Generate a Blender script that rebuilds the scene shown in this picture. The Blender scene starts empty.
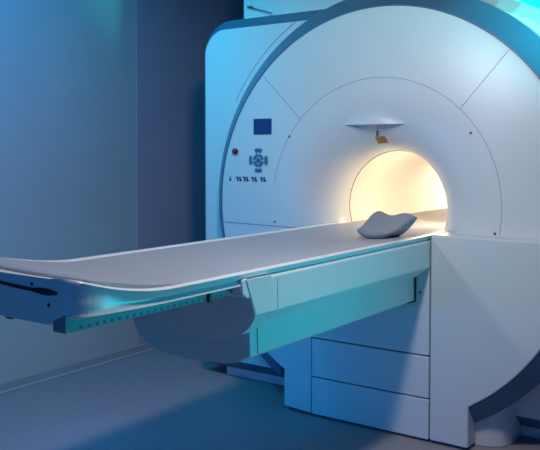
import bpy, bmesh, math
from math import sin, cos, pi, radians, sqrt, atan2
from mathutils import Vector, Matrix

S = bpy.context.scene
COL = S.collection
# ------------------------------------------------------------------ camera
H = 1.3
cd = bpy.data.cameras.new('camera'); cam = bpy.data.objects.new('camera', cd); COL.objects.link(cam)
cd.sensor_width = 36; cd.lens = 799 / 540 * 36
PITCH = radians(2.0)
PY = 151 + 799 * math.tan(PITCH)
cd.shift_y = -(225 - PY) / 540
cam.location = (0, 0, H)
cam.rotation_euler = (pi / 2 - PITCH, 0, radians(35.7))
cd.clip_start = 0.05
S.camera = cam
S.view_settings.view_transform = 'Standard'; S.view_settings.look = 'None'
S.view_settings.gamma = 1; S.view_settings.use_curve_mapping = False
S.view_settings.exposure = 0.0
# ------------------------------------------------------------------ world + room lights
w = bpy.data.worlds.new('dim_blue_room'); S.world = w; w.use_nodes = True
w.node_tree.nodes['Background'].inputs[0].default_value = (0.02, 0.28, 1.0, 1)
w.node_tree.nodes['Background'].inputs[1].default_value = 0.20

def area(name, loc, tgt, col, power, sx, sy=None, spread=180):
    l = bpy.data.lights.new(name, 'AREA'); l.color = col; l.energy = power
    l.shape = 'RECTANGLE'; l.size = sx; l.size_y = sy or sx; l.spread = radians(spread)
    o = bpy.data.objects.new(name, l); COL.objects.link(o); o.location = loc
    o.rotation_euler = (Vector(tgt) - Vector(loc)).to_track_quat('-Z', 'Y').to_euler()
    return o
def point(name, loc, col, power, r=0.05):
    l = bpy.data.lights.new(name, 'POINT'); l.color = col; l.energy = power; l.shadow_soft_size = r
    o = bpy.data.objects.new(name, l); COL.objects.link(o); o.location = loc
    return o
area('ceiling_key_light', (-1.06, 1.75, 2.62), (-1.8, 2.5, 0.0), (1.0, 0.96, 0.98), 17.5, 0.22, spread=140)
area('cyan_side_fill', (-0.30, 2.75, 0.30), (-1.5, 2.1, 0.85), (0.0, 0.66, 0.80), 5.0, 0.35, spread=120)  # unseen cyan lamp, added low to tint the table side and spare the wall
area('cyan_high_light', (0.5, 3.22, 1.3), (-0.96, 3.52, 1.9), (0.0, 0.85, 0.85), 7, 0.2, spread=32)
area('blue_wall_washer', (-2.75, 1.5, 3.0), (-3.66, 2.0, 2.0), (0.0, 0.39, 1.0), 28, 0.4, spread=120)
area('blue_cabinet_spot', (-3.2, 2.1, 2.95), (-2.85, 3.5, 1.75), (0.0, 0.66, 0.92), 3.8, 0.2, spread=70)
area('blue_low_spot', (-3.3, 1.8, 0.45), (-1.9, 3.3, 0.2), (0.0, 0.26, 1.0), 1.5, 0.25, spread=75)
area('blue_front_fill', (-1.2, -1.0, 1.1), (-1.8, 3.0, 0.6), (0.0, 0.36, 1.0), 3, 1.2, spread=150)
area('front_spot_light', (-2.45, 0.0, 2.02), (-1.3, 3.4, 1.7), (0.80, 0.90, 1.0), 1.9, 0.16, spread=50)
point('bore_front_lamp', (-1.64, 3.84, 1.15), (1.0, 0.74, 0.46), 4.4, 0.03)
area('bore_rear_lamp', (-1.81, 5.15, 1.0), (-1.81, 3.5, 1.0), (1.0, 0.82, 0.58), 5.5, 0.45)

# ------------------------------------------------------------------ materials
def mat(name, col, rough=0.5, spec=0.5, metal=0, noise=None, coat=0, bump=0, emit=None):
    m = bpy.data.materials.new(name); m.use_nodes = True
    nt = m.node_tree; b = nt.nodes['Principled BSDF']
    b.inputs['Base Color'].default_value = (*col, 1); b.inputs['Roughness'].default_value = rough
    b.inputs['Specular IOR Level'].default_value = spec; b.inputs['Metallic'].default_value = metal
    b.inputs['Coat Weight'].default_value = coat
    if noise or bump:
        tc = nt.nodes.new('ShaderNodeTexCoord'); n = nt.nodes.new('ShaderNodeTexNoise')
        n.inputs['Scale'].default_value = noise[0] if noise else 60; n.inputs['Detail'].default_value = 5
        nt.links.new(tc.outputs['Object'], n.inputs['Vector'])
        if noise:
            r = nt.nodes.new('ShaderNodeValToRGB')
            r.color_ramp.elements[0].position = 0.3; r.color_ramp.elements[1].position = 0.7
            a = noise[1]
            r.color_ramp.elements[0].color = (*[c * (1 - a) for c in col], 1)
            r.color_ramp.elements[1].color = (*[min(1, c * (1 + a)) for c in col], 1)
            nt.links.new(n.outputs['Fac'], r.inputs['Fac']); nt.links.new(r.outputs['Color'], b.inputs['Base Color'])
        if bump:
            bp = nt.nodes.new('ShaderNodeBump'); bp.inputs['Strength'].default_value = bump; bp.inputs['Distance'].default_value = 0.002
            nt.links.new(n.outputs['Fac'], bp.inputs['Height']); nt.links.new(bp.outputs['Normal'], b.inputs['Normal'])
    if emit:
        b.inputs['Emission Color'].default_value = (*emit[0], 1); b.inputs['Emission Strength'].default_value = emit[1]
    return m
WHITE = mat('gantry_white', (0.67, 0.71, 0.73), 0.28, noise=(3, 0.02))
PANEL = mat('lower_panel_white', (0.66, 0.68, 0.70), 0.42, noise=(3, 0.02))
LINER = mat('bore_liner_cream', (0.80, 0.76, 0.70), 0.5, noise=(4, 0.02))
TRIM = mat('slate_blue_trim', (0.075, 0.16, 0.27), 0.38, noise=(5, 0.05))
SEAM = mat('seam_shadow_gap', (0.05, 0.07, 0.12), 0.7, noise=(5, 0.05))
NOTCH = mat('rail_notch_grey', (0.13, 0.165, 0.22))
LINE = mat('cover_seam_grey', (0.20, 0.24, 0.31), 0.7, noise=(5, 0.05))
BLACK = mat('black_rubber', (0.012, 0.013, 0.018), 0.5, noise=(9, 0.1))
CRADLE = mat('cradle_white', (0.74, 0.76, 0.78), 0.28, noise=(3, 0.02))
RAILM = mat('rail_grey', (0.20, 0.24, 0.30), 0.4, noise=(8, 0.05))
MATM = mat('mat_grey_vinyl', (0.35, 0.37, 0.43), 0.5, noise=(14, 0.03), bump=0.05)
MATE = mat('mat_edge_taupe', (0.25, 0.21, 0.19), 0.6, noise=(14, 0.03))
FOAM = mat('headrest_grey_foam', (0.27, 0.29, 0.33), 0.6, noise=(30, 0.05), bump=0.1)
WALLM = mat('wall_paint', (0.42, 0.42, 0.44), 0.6, noise=(2, 0.02))
WALLP = mat('wall_panel_violet_shade', (0.36, 0.31, 0.40), 0.6, noise=(2, 0.02))  # darker violet puts the tinted shade beside the gantry into the paint
CEILM = mat('ceiling_brown', (0.22, 0.15, 0.11), 0.8, noise=(4, 0.1))
BASEM = mat('baseboard_grey', (0.30, 0.31, 0.34), 0.5, noise=(5, 0.05))
FLOORM = mat('floor_speckled_vinyl', (0.285, 0.255, 0.275), 0.55, noise=(55, 0.08))
SCREEN = mat('screen_navy_glass', (0.01, 0.05, 0.18), 0.2, noise=(8, 0.05))
REDM = mat('button_red', (0.25, 0.01, 0.04), 0.3, noise=(20, 0.05))
KEYM = mat('key_blue', (0.03, 0.18, 0.32), 0.4, noise=(20, 0.05))
KEYD = mat('key_print_navy', (0.02, 0.05, 0.14), 0.5, noise=(20, 0.05))
AMBER = mat('amber_plate', (0.30, 0.14, 0.03), 0.35, noise=(60, 0.35))
STEEL = mat('screw_steel', (0.10, 0.12, 0.16), 0.4, metal=0.3, noise=(20, 0.05))

# ------------------------------------------------------------------ mesh helpers
def mesh(name, V, F, m, parent=None, smooth=False, bevel=0, seg=2, mats=None, fm=None, angle=35):
    d = bpy.data.meshes.new(name); d.from_pydata([tuple(v) for v in V], [], F)
    d.materials.append(m)
    for x in (mats or []): d.materials.append(x)
    bm = bmesh.new(); bm.from_mesh(d)
    bmesh.ops.remove_doubles(bm, verts=bm.verts, dist=1e-5)
    if fm is None: bmesh.ops.recalc_face_normals(bm, faces=bm.faces)
    bm.to_mesh(d); bm.free()
    if fm:
        for p, i in zip(d.polygons, fm): p.material_index = i
    o = bpy.data.objects.new(name, d); COL.objects.link(o)
    if parent is not None:
        o.parent = parent
        if parent.type == 'EMPTY': o.matrix_parent_inverse = Matrix.Translation(-parent.location)
    if bevel:
        b = o.modifiers.new('bevel', 'BEVEL'); b.width = bevel; b.segments = seg; b.limit_method = 'ANGLE'; b.angle_limit = radians(angle)
        smooth = True
    if smooth:
        for p in d.polygons: p.use_smooth = True
        if bevel:
            wn = o.modifiers.new('wn', 'WEIGHTED_NORMAL'); wn.keep_sharp = False
    return o
def box(name, x0, x1, y0, y1, z0, z1, m, parent=None, bevel=0.003, seg=2):
    V = [(x, y, z) for x in (x0, x1) for y in (y0, y1) for z in (z0, z1)]
    F = [(0, 1, 3, 2), (4, 6, 7, 5), (0, 4, 5, 1), (2, 3, 7, 6), (0, 2, 6, 4), (1, 5, 7, 3)]
    return mesh(name, V, F, m, parent, bevel=bevel, seg=seg)
def prism(name, P, a0, a1, m, parent=None, axis='y', bevel=0.003, seg=2):
    """outline P in xz (axis y), yz (axis x) or xy (axis z), swept from a0 to a1"""
    def pt(p, a): return {'y': (p[0], a, p[1]), 'x': (a, p[0], p[1]), 'z': (p[0], p[1], a)}[axis]
    n = len(P); V = [pt(p, a0) for p in P] + [pt(p, a1) for p in P]
    F = [tuple(range(n)), tuple(range(2 * n - 1, n - 1, -1))] + [(i, (i + 1) % n, n + (i + 1) % n, n + i) for i in range(n)]
    return mesh(name, V, F, m, parent, bevel=bevel, seg=seg)
def grid(rows, closed=False, close_rows=False):
    V = [p for r in rows for p in r]; n = len(rows[0]); F = []
    R = len(rows)
    for i in range(R if close_rows else R - 1):
        for j in range(n if closed else n - 1):
            F.append((i * n + j, i * n + (j + 1) % n, ((i + 1) % R) * n + (j + 1) % n, ((i + 1) % R) * n + j))
    return V, F
def tube_rows(P, r, k=8):
    rows = []; P = [Vector(p) for p in P]
    for i, p in enumerate(P):
        t = (P[min(i + 1, len(P) - 1)] - P[max(i - 1, 0)]).normalized()
        a = t.cross(Vector((0, 0, 1)))
        if a.length < 0.05: a = t.cross(Vector((0, 1, 0)))
        a.normalize(); b = t.cross(a)
        rows.append([p + a * r * cos(2 * pi * j / k) + b * r * sin(2 * pi * j / k) for j in range(k)])
    return rows
def tube(name, P, r, m, parent=None, k=8):
    rows = tube_rows(P, r, k); V, F = grid(rows, closed=True)
    n = len(V); F += [tuple(range(k)), tuple(range(n - 1, n - k - 1, -1))]
    return mesh(name, V, F, m, parent, smooth=True)
def empty(name, loc):
    o = bpy.data.objects.new(name, None); o.location = loc; o.empty_display_size = 0.1; COL.objects.link(o); return o
def tag(o, label, cat, group=None):
    o['label'] = label; o['category'] = cat
    if group: o['group'] = group
    return o
def struct(o): o['kind'] = 'structure'; return o
def sm(t): t = max(0, min(1, t)); return t * t * (3 - 2 * t)
def arc(cx, cz, r, a0, a1, n):
    return [(cx + r * cos(radians(a0 + (a1 - a0) * i / n)), cz + r * sin(radians(a0 + (a1 - a0) * i / n))) for i in range(n + 1)]

# ------------------------------------------------------------------ room
WX = -3.66
SY = 3.62          # y of the joint between the two wall panels
struct(box('floor', WX - 0.2, 2.0, -1.5, 7.2, -0.12, 0.0, FLOORM, bevel=0))
struct(box('wall_left', WX - 0.15, WX, -1.5, 7.2, 0.0, 3.3, WALLM, bevel=0))
struct(box('wall_back', WX, 2.0, 7.0, 7.2, 0.0, 3.3, CEILM, bevel=0))
struct(box('ceiling', WX - 0.15, 2.0, -1.5, 7.2, 3.3, 3.42, CEILM, bevel=0))
struct(box('trim_1', WX, WX + 0.004, 3.64, 7.0, 0.055, 3.3, WALLP, bevel=0))
struct(box('baseboard_left', WX, WX + 0.015, -1.5, 7.0, 0.0, 0.055, BASEM, bevel=0.004))
struct(box('trim_2', WX, WX + 0.022, -1.5, 7.0, 0.0, 0.012, WALLM, bevel=0.003))

# ------------------------------------------------------------------ scanner gantry
CX, CZ = -1.81, 1.03
G = empty('mri_scanner', (CX, 4.0, 0))
tag(G, 'large white ring-shaped MRI scanner with slate blue rim and glowing warm bore', 'scanner')
CXB = -1.828
R_BORE, Z_BORE, Y_THROAT, Y_RIM = 0.285, 1.018, 3.655, 3.40
PROF = [(R_BORE, Y_THROAT)]
for i in range(1, 15):
    t = i / 14 * pi / 2
    PROF.append((R_BORE + 0.275 * (1 - cos(t)), 3.398 + (Y_THROAT - 3.398) * (1 - sin(t))))
PROF += [(0.61, 3.396), (0.70, 3.396), (0.80, 3.396), (0.90, 3.396), (0.955, 3.398)]
def xc(r): return CXB + (CX - CXB) * sm((r - 0.3) / 0.25)
def zc(r):
    # the bore sits a touch below the disc centre, the funnel eases between them
    return Z_BORE + (CZ - Z_BORE) * sm((r - 0.3) / 0.25)
def face_y(r):
    if r <= PROF[0][0]: return PROF[0][1]
    for (a, ya), (b, yb) in zip(PROF, PROF[1:]):
        if r <= b: return ya + (yb - ya) * (r - a) / (b - a)
    return PROF[-1][1]
def on_face(x, z, out=0.0):
    return Vector((x, face_y(sqrt((x - CX) ** 2 + (z - CZ) ** 2)) - out, z))
def revolve(prof, n=128, flat=-0.005):
    rows = []
    for r, y in prof:
        rows.append([(xc(r) + r * cos(2 * pi * j / n), y, max(0.004, zc(r) + r * sin(2 * pi * j / n))) for j in range(n)])
    return grid(rows, closed=True)
V, F = revolve(PROF); mesh('front_cover', V, F, WHITE, G, smooth=True)
rimp = [(0.953, 3.396), (0.957, 3.3945), (0.962, 3.397), (1.048, 3.485), (1.056, 3.498), (1.056, 3.60), (0.953, 3.60)]
V, F = revolve(rimp); mesh('rim_trim', V, F, TRIM, G, smooth=False, bevel=0.002)
# bore liner, open at the rear
bp = [(R_BORE, Y_THROAT), (R_BORE, 4.2), (R_BORE, 4.8), (R_BORE + 0.02, 5.0), (R_BORE + 0.09, 5.1)]
V, F = revolve(bp, 96); mesh('bore_liner', V, F, LINER, G, smooth=True)
tube('bore_seam', [(CXB + (R_BORE - .001) * cos(2 * pi * j / 96), Y_THROAT + 0.004, Z_BORE + (R_BORE - .001) * sin(2 * pi * j / 96)) for j in range(97)], 0.0016, SEAM, G)

# magnet enclosure behind the ring: rounded slab with bevelled front
def rrect(x0, x1, z0, z1, rl, rr, rb=0.02, n=10):
    P = [(x1 - rb, z0)] + arc(x1 - rb, z0 + rb, rb, -90, 0, 4)[1:]
    P += arc(x1 - rr, z1 - rr, rr, 0, 90, 16) + arc(x0 + rl, z1 - rl, rl, 90, 180, n)
    P += arc(x0 + rb, z0 + rb, rb, 180, 270, 4)
    return P
EX0, EX1, EZ0, EZ1 = -2.985, -0.62, 0.115, 1.982
inner = rrect(EX0, EX1, EZ0, EZ1, 0.14, 0.952)
outer = rrect(EX0 - 0.062, EX1 + 0.062, EZ0 - 0.062, EZ1 + 0.060, 0.20, 1.014)
N = len(inner)
rowsA = [[(p[0], 3.52, p[1]) for p in inner], [(p[0], 3.524, p[1]) for p in inner]]
V = [(p[0], 3.52, p[1]) for p in inner]; V2 = [(p[0], 3.585, p[1]) for p in outer]; V3 = [(p[0], 5.05, p[1]) for p in outer]
# front ring plate (hole for the bore is covered by the ring; keep the plate as an annulus)
def radial(p, r):
    a = atan2(p[1] - CZ, p[0] - CX); return (CX + r * cos(a), 3.52, CZ + r * sin(a))
hole = [radial(p, 0.80) for p in inner]
Fp = [(i, (i + 1) % N, N + (i + 1) % N, N + i) for i in range(N)]
mesh('housing_face', V + hole, Fp, WHITE, G, smooth=False)
Vb = V2 + V3
rear = [(CX + 0.45 * cos(atan2(p[1] - CZ, p[0] - CX)), 5.05, CZ + 0.45 * sin(atan2(p[1] - CZ, p[0] - CX))) for p in outer]
Vb = V2 + V3 + rear
Fb = [(i, (i + 1) % N, N + (i + 1) % N, N + i) for i in range(N)] + [(N + i, N + (i + 1) % N, 2 * N + (i + 1) % N, 2 * N + i) for i in range(N)]
mesh('housing_shell', Vb, Fb, WHITE, G, smooth=False)
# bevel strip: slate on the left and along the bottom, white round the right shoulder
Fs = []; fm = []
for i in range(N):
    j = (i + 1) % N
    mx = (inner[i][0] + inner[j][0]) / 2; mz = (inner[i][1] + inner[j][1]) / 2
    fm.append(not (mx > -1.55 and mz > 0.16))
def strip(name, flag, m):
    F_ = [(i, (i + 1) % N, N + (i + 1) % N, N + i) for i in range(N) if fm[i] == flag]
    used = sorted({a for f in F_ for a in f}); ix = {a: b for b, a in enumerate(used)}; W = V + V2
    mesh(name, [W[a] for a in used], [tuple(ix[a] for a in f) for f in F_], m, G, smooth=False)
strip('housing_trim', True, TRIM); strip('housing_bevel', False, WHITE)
# seam that follows the ring on the housing face
pts = [(CX + 1.10 * cos(radians(a)), 3.5195, CZ + 1.10 * sin(radians(a))) for a in range(120, 152, 2)]
tube('housing_seam', pts, 0.0015, LINE, G)
# upper duct housing
box('duct_housing', -2.82, -1.22, 3.66, 5.0, 1.95, 2.75, WHITE, G, bevel=0.01)
tube('latch_rod', [(-2.765, 3.648, 2.117), (-2.70, 3.642, 2.098), (-2.595, 3.632, 2.064)], 0.003, STEEL, G)
box('latch', -2.775, -2.750, 3.638, 3.66, 2.112, 2.124, STEEL, G, bevel=0.002)
# plinth
box('plinth', -2.90, -0.74, 3.60, 4.9, 0.0, 0.075, PANEL, G, bevel=0.006)
# lower panel seam on the left
def face_line(a, b, n=14): return [on_face(a[0] + (b[0] - a[0]) * i / n, a[1] + (b[1] - a[1]) * i / n, 0.0004) for i in range(n + 1)]
tube('cover_seam', face_line((CX - 0.935, 0.913), (CX - 0.40, 0.905)), 0.0018, LINE, G)
# circular seam and radial seams of the front cover
RS = 0.608
tube('cover_seam', [on_face(CX + RS * cos(radians(a)), CZ + 0.012 + RS * sin(radians(a)), 0.0) for a in range(-11, 172, 2)], 0.0011, LINE, G)
for ang in (135.5, 48):
    c, s_ = cos(radians(ang)), sin(radians(ang))
    tube('cover_seam', [on_face(CX + r * c, CZ + r * s_, 0.0002) for r in [0.615 + 0.335 * i / 14 for i in range(15)]], 0.0013, LINE, G)
def disc(name, c, r, th, m, parent, n=20, sx=1, seg=0.25):
    rows = []
    for rr, yy in ((0.0001, -th), (r * (1 - seg), -th), (r, -th * 0.6), (r, 0.004)):
        rows.append([(c[0] + sx * rr * cos(2 * pi * j / n), c[1] + yy, c[2] + rr * sin(2 * pi * j / n)) for j in range(n)])
    V, F = grid(rows, closed=True); return mesh(name, V, F, m, parent, smooth=True)
for x, z in SCREWS if 'SCREWS' in globals() else [(-2.318, 1.374), (-1.346, 1.38), (-1.232, 0.939), (-2.41, 0.93), (-1.455, 0.94)]:
    disc('screw', on_face(x, z, 0), 0.0065, 0.002, STEEL, G, 14)

# display, emergency stop, keypad (all on the ring face, left side)
def facebox(name, x0, x1, z0, z1, th, m, parent, bevel=0.002):
    y = min(on_face(x0, z0).y, on_face(x1, z1).y, on_face(x0, z1).y, on_face(x1, z0).y)
    return box(name, x0, x1, y - th, y + 0.012, z0, z1, m, parent, bevel=bevel)
fr = None
facebox('display', -2.546, -2.430, 1.387, 1.470, 0.004, SCREEN, G)
rb = disc('stop_button', on_face(-2.668, 1.298), 0.017, 0.016, REDM, G, 24)
disc('button_mark', on_face(-2.668, 1.298, 0.0162), 0.006, 0.001, KEYD, rb, 12)
# round keypad: four arc keys round a centre key, four outer curved keys
kx, kz = -2.515, 1.25
def arckey(r0, r1, a0, a1, m=KEYM, n=8, th=0.004, sx=0.95, name='key'):
    P = arc(kx, kz, r1, a0, a1, n) + arc(kx, kz, r0, a1, a0, n)
    P = [(kx + (x - kx) * sx, z) for x, z in P]
    y = on_face(kx, kz).y + 0.001
    return prism(name, P, y - th - 0.002, y + 0.01, m, G, bevel=0.0008)
for a in (45, 135, 225, 315): arckey(0.020, 0.036, a - 38, a + 38)
for a in (0, 90, 180, 270): arckey(0.044, 0.064, a - 24, a + 24)
disc('key', on_face(kx, kz, 0.001), 0.014, 0.004, KEYM, G, 16)
# row of small printed symbols under the keypad: one drop-like mark, then four pairs
def symbol(cx, z, kind):
    y = on_face(cx, z).y
    V = []; F = []
    def q(a, b, c, d):
        n = len(V)
        for yy in (y - 0.0015, y + 0.004): V.extend([(cx + a, yy, z + b), (cx + c, yy, z + b), (cx + c, yy, z + d), (cx + a, yy, z + d)])
        F.extend([(n, n + 1, n + 2, n + 3), (n + 7, n + 6, n + 5, n + 4)] + [(n + i, n + (i + 1) % 4, n + 4 + (i + 1) % 4, n + 4 + i) for i in range(4)])
    if kind == 0:
        q(-.006, -.013, .006, .003); q(-.003, .003, .003, .013)
    else:
        q(-.020, .003, -.006, .013); q(-.013, -.013, -.003, .003); q(.004, -.013, .018, -.002); q(.000, -.002, .012, .012)
    mesh('key_symbol', V, F, KEYD, G)
for cx, k in ((-2.706, 0), (-2.645, 1), (-2.598, 1), (-2.542, 1), (-2.484, 1)): symbol(cx, 1.15, k)

# visor over the bore mouth, underside shade painted as darker blue
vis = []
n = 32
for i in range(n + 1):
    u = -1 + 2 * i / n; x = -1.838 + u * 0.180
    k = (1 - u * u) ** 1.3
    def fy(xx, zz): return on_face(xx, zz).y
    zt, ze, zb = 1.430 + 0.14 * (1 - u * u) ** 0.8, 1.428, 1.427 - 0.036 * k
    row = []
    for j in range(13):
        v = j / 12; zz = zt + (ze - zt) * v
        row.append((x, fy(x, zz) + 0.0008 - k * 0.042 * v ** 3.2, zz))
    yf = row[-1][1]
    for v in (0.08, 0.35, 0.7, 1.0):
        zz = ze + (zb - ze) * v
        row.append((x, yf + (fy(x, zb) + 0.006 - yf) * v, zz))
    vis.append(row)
V, F = grid([r[12:] for r in vis]); wmesh = mesh('visor_shaded_underside', V, F, mat('visor_underside_shade', (0.16, 0.27, 0.46), 0.25, noise=(9, 0.03)), G, smooth=True)
V, F = grid([r[:13] for r in vis]); mesh('laser_visor', V, F, WHITE, G, smooth=True).modifiers.new('es', 'EDGE_SPLIT').split_angle = radians(50)
st = tube('sensor_stem', [(-1.838, 3.45, 1.400), (-1.836, 3.445, 1.372)], 0.006, STEEL, G)
V = [Vector((x, y, z)) for y in (-0.005, 0.005) for x, z in ((-0.036, 0.015), (0.016, 0.018), (0.036, -0.017), (-0.016, -0.020))]
V = [v + Vector((-1.810, 3.440, 1.355)) for v in V]
mesh('sensor_plate', V, [(0, 1, 2, 3), (7, 6, 5, 4), (0, 4, 5, 1), (1, 5, 6, 2), (2, 6, 7, 3), (3, 7, 4, 0)], AMBER, G, bevel=0.002)

# pedestal in front of the ring: flat cover whose right edge follows the ring
FY = 3.27
def zarc(x, r): return CZ - sqrt(r * r - (x - CX) ** 2)
RA = 0.982
arcp = [(CX + RA * cos(radians(a)), CZ + RA * sin(radians(a))) for a in range(-58, -5, 3)]
cut = -1.297
P = [(-1.476, 0.012), (cut, 0.012), (cut, zarc(cut, RA))] + [p for p in arcp if p[0] > cut + 0.01] + [(CX + sqrt(RA**2 - (0.93 - CZ)**2), 0.93), (-1.476, 0.93)]
prism('pedestal_cover', P, FY, 3.44, PANEL, G, bevel=0.008, seg=3)
# slate bevel beneath that arc
xs = [cut + (CX + 0.975 - cut) * i / 30 for i in range(31)]
a0 = math.degrees(atan2(zarc(cut, RA) - CZ, cut - CX))
rows = []
for i in range(25):
    a = radians(a0 + (-4 - a0) * i / 24)
    rows.append([(CX + r * cos(a) if i else max(cut, CX + r * cos(a)), y, CZ + r * sin(a)) for r, y in ((0.984, 3.274), (1.058, 3.345), (1.058, 3.50), (0.984, 3.50))])
z = zarc(cut, 1.058)
rows[0] = [(cut, 3.274, zarc(cut, .984)), (cut, 3.345, z), (cut, 3.50, z), (cut, 3.50, zarc(cut, .984))]
V, F = grid(rows, closed=True); F += [(0, 1, 2, 3), (99, 98, 97, 96)]
mesh('pedestal_trim', V, F, TRIM, G)
# curved foot and side skirt under the ring on the right
P = [(-1.31, 3.36), (-1.25, 3.372), (-1.20, 3.40), (-1.172, 3.44), (-1.172, 3.75), (-1.31, 3.75)]
prism('foot', P, 0.0, 0.22, PANEL, G, axis='z', bevel=0.004)
box('side_skirt', -1.172, -0.70, 3.64, 4.6, 0.11, 0.60, PANEL, G, bevel=0.006)
box('skirt_trim', -1.172, -0.70, 3.63, 4.6, 0.05, 0.11, TRIM, G, bevel=0.003)
# drawer panels left of the pedestal cover
for z0, z1 in ((0.012, 0.192), (0.198, 0.384), (0.390, 0.905)):
    box('base_panel', -2.098, -1.482, FY, 3.42, z0, z1, PANEL, G, bevel=0.004)
RL = 0.940
arcl = [(CX + RL * cos(radians(a)), CZ + RL * sin(radians(a))) for a in range(-144, -119, 3)]
P = [(-2.263, 0.022), (-2.104, 0.012), (-2.104, 0.50)] + [p for p in arcl if p[0] < -2.27] + [(-2.263, zarc(-2.263, RL))]
prism('side_panel', P, FY + 0.002, 3.40, PANEL, G, bevel=0.003)
rows = []
for i in range(13):
    a = radians(-142 + (22 - 0.6) * i / 12)
    rows.append([(min(-2.262, CX + r * cos(a)), y, CZ + r * sin(a)) for r, y in ((0.942, 3.277), (1.035, 3.345), (1.035, 3.395), (0.942, 3.395))])
V, F = grid(rows, closed=True); F += [(0, 1, 2, 3), (51, 50, 49, 48)]
mesh('side_panel_trim', V, F, TRIM, G)
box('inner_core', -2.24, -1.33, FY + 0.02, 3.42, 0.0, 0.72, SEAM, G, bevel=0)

# ------------------------------------------------------------------ patient table
T = empty('patient_table', (CX, 2.4, 0))
tag(T, 'long white patient table reaching out from the scanner bore towards the camera', 'table')
XR, XL = -1.480, -2.150
YE = 1.265
def lift_r(y): return 0.060 * min(1, max(0, (1.62 - y) / 0.34)) ** 1.9
def lift_l(y): return 0.060 * sm((1.82 - y) / 0.50)
def lift(y): return lift_l(y)
def halfw(y):   # plan outline: rounded front corners
    d = y - YE
    c = 0.07
    w = (XR - XL) / 2
    if d < c: w -= c - sqrt(max(0, c * c - (c - d) ** 2))
    return w
MX = (XR + XL) / 2
ys = [YE + 0.0005, YE + .004, YE + .01, YE + .02, YE + .035, YE + .05, YE + .07] + [YE + .07 + (1.9 - YE - .07) * i / 16 for i in range(1, 17)] + [2.2, 2.6, 3.0, 3.4, 3.8, 4.2, 4.6, 4.95]
rows = []
for y in ys:
    w_ = halfw(y); L = 0; t = 0.925
    LR, LL = lift_r(y), lift_l(y)
    fl = 1 - sm((y - YE) / 0.35)          # end apron is deeper and straighter
    sec = []
    # right side going down, underneath, and up the left side, then the dished top
    side = [(0, 0.0), (0.004, -0.006), (0.006, -0.014), (0.015 - .010 * fl, -0.020), (0.013 - .006 * fl, -0.029), (0.009, -0.032), (0.007, -0.037), (0.05, -0.044 - L), (0.05, -0.052 - L)]
    for a, b in side: sec.append((MX + w_ - a, y, t + b))
    for a, b in reversed(side): sec.append((MX - w_ + a, y, t + b))
    sec.append((MX - w_ + 0.006, y, t + 0.005)); sec.append((MX - w_ + 0.022, y, t + 0.004))
    m_ = 12
    dsh = sm((y - YE - 0.02) / 0.30)
    for i in range(m_ + 1):
        u = -1 + 2 * i / m_
        sec.append((MX + u * (w_ - 0.032), y, t + 0.002 - dsh * (0.006 + 0.016 * (1 - u * u))))
    sec.append((MX + w_ - 0.022, y, t + 0.004)); sec.append((MX + w_ - 0.006, y, t + 0.005))
    rows.append([(p[0], p[1], p[2] + max(0, min(1, (p[2] - 0.881) / 0.044)) * (LL + (LR - LL) * sm((p[0] - MX + w_) / (2 * w_)))) for p in sec])
V, F = grid(rows, closed=True); k = len(rows[0])
F += [tuple(range(k)), tuple(range(len(V) - 1, len(V) - k - 1, -1))]
crad = mesh('cradle', V, F, CRADLE, T, smooth=True)
crad.modifiers.new('es', 'EDGE_SPLIT').split_angle = radians(50)
# handle slot, screws and foot on the end face
def zend(z): return z
sl = []
for i in range(15):
    x = -2.10 + 0.545 * i / 14
    sl.append((x, 0.970 - 0.014 * (1 - abs(2 * i / 14 - 1)) ** 0 + (0.004 if i < 12 else 0) - 0.0 * i))
rowsS = []
for i in range(19):
    u = i / 18; x = -2.10 + 0.555 * u
    th = 0.0045 + 0.004 * sm((u - .82) / .08) if u < .97 else 0.003
    zz = 0.966 - 0.012 * sm((u - .3) / .6)
    rowsS.append([(x, YE - 0.0015, zz - th), (x, YE - 0.0015, zz + th), (x, YE + 0.006, zz + th), (x, YE + 0.006, zz - th)])
V, F = grid(rowsS, closed=True); F += [(0, 1, 2, 3), (75, 74, 73, 72)]
mesh('handle_slot', V, F, BLACK, T)
for x, z in ((-1.642, 0.968), (-1.577, 0.922), (-1.98, 0.968)): disc('screw', Vector((x, YE, z)), 0.005, 0.0015, BLACK, T, 12)
disc_f = prism('foot_bumper', [(-1.765, 0.876), (-1.748, 0.868), (-1.728, 0.868), (-1.712, 0.877), (-1.728, 0.885), (-1.75, 0.885)], YE + 0.002, YE + 0.03, BLACK, T, bevel=0.001)
# end apron under the lip, and the corner block carrying the rail
box('end_apron', -2.08, -1.552, YE + 0.004, YE + 0.05, 0.884, 0.94, CRADLE, T, bevel=0.004)
# sliding rail with its row of notches along the visible side
for s, x0, x1 in ((1, -1.568, -1.522), (-1, -2.108, -2.062)):
    r_ = box('slide_rail', x0, x1, YE + 0.004, 1.99, 0.857, 0.900, RAILM, T, bevel=0.002)
    if s == 1:
        for i in range(26):
            yy = YE + 0.05 + i * 0.026
            box('rail_notch', x1 - 0.004, x1 + 0.0012, yy, yy + 0.010, 0.861, 0.868, NOTCH, r_, bevel=0)
        box('rail_stop', x1 - 0.002, x1 + 0.008, 1.80, 1.812, 0.852, 0.892, BLACK, r_, bevel=0.001)
        box('rail_clamp', x1 - 0.002, x1 + 0.020, 1.885, 1.93, 0.885, 0.915, BLACK, r_, bevel=0.003)
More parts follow.
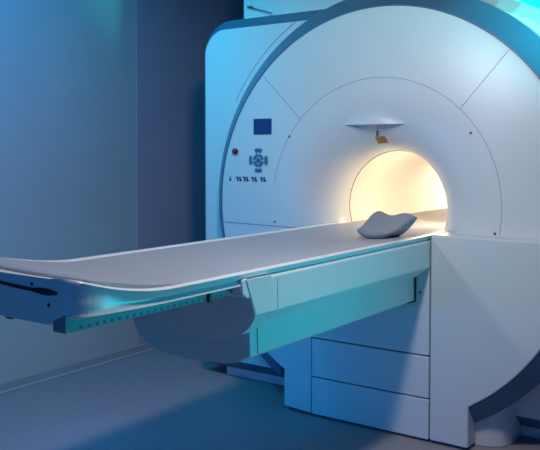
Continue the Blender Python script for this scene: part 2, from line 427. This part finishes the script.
# fixed bridge: upper skirt
for sgn in (1, -1):
    def X(v): return v if sgn == 1 else 2 * MX - v
    Ya, Yb = 1.928, 3.266
    # outline at the front is raked: bottom edge sits further back
    prof = [(-1.56, 0.902, 0), (-1.490, 0.908, 0), (-1.480, 0.898, 0.003), (-1.478, 0.786, 0.052), (-1.545, 0.736, 0.07), (-1.60, 0.735, 0.07)]
    V = [(X(x), Ya + d, z) for x, z, d in prof] + [(X(x), Yb, z) for x, z, d in prof]
    q = len(prof); F = [tuple(range(q)), tuple(range(2 * q - 1, q - 1, -1))] + [(i, (i + 1) % q, q + (i + 1) % q, q + i) for i in range(q)]
    sk = mesh('side_skirt', V, F, PANEL, T, bevel=0.004, seg=3)
    if sgn == 1:
        tube('skirt_seam', [(-1.4790, 2.10, 0.895), (-1.4775, 2.10, 0.792)], 0.0009, RAILM, sk)
# tub under the bridge, chamfered below
P = [(-1.552, 0.74), (-1.548, 0.634), (-1.60, 0.608), (-1.66, 0.595), (-1.74, 0.588), (-1.84, 0.587), (-1.92, 0.591), (-1.98, 0.602), (-2.03, 0.625), (-2.065, 0.655), (-2.085, 0.69), (-2.09, 0.74)]
prism('bridge_tub', P, 2.045, 3.262, PANEL, T, bevel=0.004)
tube('tub_seam', [(-1.5505, 2.085, 0.735), (-1.547, 2.085, 0.637)], 0.0012, SEAM, T)
tube('bracket_edge', [(-1.483, 3.266, 0.797), (-1.545, 3.266, 0.752), (-1.547, 3.266, 0.628), (-1.60, 3.266, 0.612)], 0.0035, BLACK, G)
disc('bolt', Vector((-1.525, 3.27, 0.67)), 0.006, 0.002, STEEL, G, 12)
# front nose of the bridge: bow shaped in plan, with a rounded lower lip
NP = [(XR + .004, .905), (XR + .003, .79), (-1.515, .742), (-1.555, .712), (-1.62, .685), (-1.70, .670), (-1.80, .668), (-1.90, .69), (-1.97, .735), (-2.13, .79), (-2.13, .905)]
def rake(z): return 1.932 + 0.052 * min(1, (0.905 - z) / 0.115) + 0.035 * max(0, (0.79 - z) / 0.12)
V = [(x, rake(z), z) for x, z in NP] + [(x, 2.06, z) for x, z in NP]
q = len(NP)
V += [(MX, rake(z), z) for z in (.905, .79, .72)]
F = [tuple(range(2 * q - 1, q - 1, -1))] + [(i, (i + 1) % q, q + (i + 1) % q, q + i) for i in range(q)]
c0, c1, c2 = 2 * q, 2 * q + 1, 2 * q + 2
F += [(0, c0, c1, 1), (q - 1, q - 2, c1, c0)] + [(i, c1, i + 1) for i in range(1, q - 2)]
V = V[:-1]
mesh('bridge_nose', V, F, PANEL, T)
# light end cap of the skirt
prism('skirt_cap', [(1.915, 0.905), (1.936, 0.912), (1.958, 0.855), (1.945, 0.845), (1.918, 0.862)], -1.56, -1.4795, CRADLE, T, axis='x', bevel=0.003)

# ------------------------------------------------------------------ mattress on the cradle
rows = []
my = [1.33, 1.335, 1.345, 1.36] + [1.36 + 0.54 * i / 12 for i in range(1, 13)] + [2.3, 2.8, 3.3, 3.8, 4.3, 4.9]
for y in my:
    w_ = halfw(y) - 0.022
    d = min(1, (y - 1.33) / 0.03)
    h = 0.010 * sqrt(max(0.02, 1 - (1 - d) ** 2))
    row = []
    m_ = 16
    for i in range(m_ + 1):
        u = -1 + 2 * i / m_
        L = lift_l(y) + (lift_r(y) - lift_l(y)) * sm((u + 1) / 2) * 0.55; t = 0.925 + L
        dsh = sm((y - YE - 0.02) / 0.30); base = t + 0.003 - dsh * (0.006 + 0.016 * (1 - u * u))
        edge = sqrt(max(0.0, 1 - abs(u) ** 14))
        row.append((MX + u * w_, y, base + 0.0015 + h * edge))
    for i in range(m_, -1, -1):
        u = -1 + 2 * i / m_
        row.append((MX + u * w_, y, 0.9225 + lift_l(y) + (lift_r(y) - lift_l(y)) * sm((u + 1) / 2) + 0.005 - dsh * (0.0055 + 0.016 * (1 - u * u))))
    rows.append(row)
V, F = grid(rows, closed=True); k = len(rows[0]); F += [tuple(range(k)), tuple(range(len(V) - 1, len(V) - k - 1, -1))]
mt = mesh('mattress', V, F, MATM, None, smooth=True)
mt.modifiers.new('es', 'EDGE_SPLIT').split_angle = radians(50)
tag(mt, 'thin grey vinyl mattress lying along the patient table', 'mattress')

# ------------------------------------------------------------------ headrest
NU, NV = 24, 18
def hr(u, v, top):
    # v 0 front (low) .. 1 back (high); u -1 .. 1 across
    wdt = 0.092 + 0.032 * v
    x = u * wdt; y = 0.155 * v - 0.020 * (1 - abs(u) ** 2) * (1 - v) + 0.010 * abs(u)
    tp = 0.032 + 0.064 * sm(v * 0.95) + (0.008 + 0.012 * sm(v)) * (0.5 - 0.5 * cos(pi * min(1, abs(u) * 1.35))) + 0.006
    bt = (0.012 + 0.045 * sm(v)) * max(0, abs(u) - 0.25) ** 1.7 / 0.75 ** 1.7
    mid, th = (tp + bt) / 2, (tp - bt) / 2
    rnd = (1 - abs(u) ** 4) ** 0.5 * (1 - abs(2 * v - 1) ** 7) ** 0.45
    return Vector((x, y, mid + (th if top else -th) * max(0.0, rnd)))
rows = []
for j in range(NV + 1):
    v = 0.5 - 0.5 * cos(pi * j / NV)
    us = [sin(pi / 2 * (-1 + 2 * i / NU)) for i in range(NU + 1)]
    rows.append([hr(u, v, True) for u in us] + [hr(u, v, False) for u in reversed(us)])
rotm = Matrix.Rotation(radians(-14), 3, 'Z')
rows = [[rotm @ p + Vector((-1.654, 3.045, 0.922)) for p in r] for r in rows]
V, F = grid(rows, closed=True)
h_ = mesh('headrest', V, F, FOAM, None, smooth=True)
tag(h_, 'grey saddle-shaped foam headrest on the mattress at the bore mouth', 'headrest')
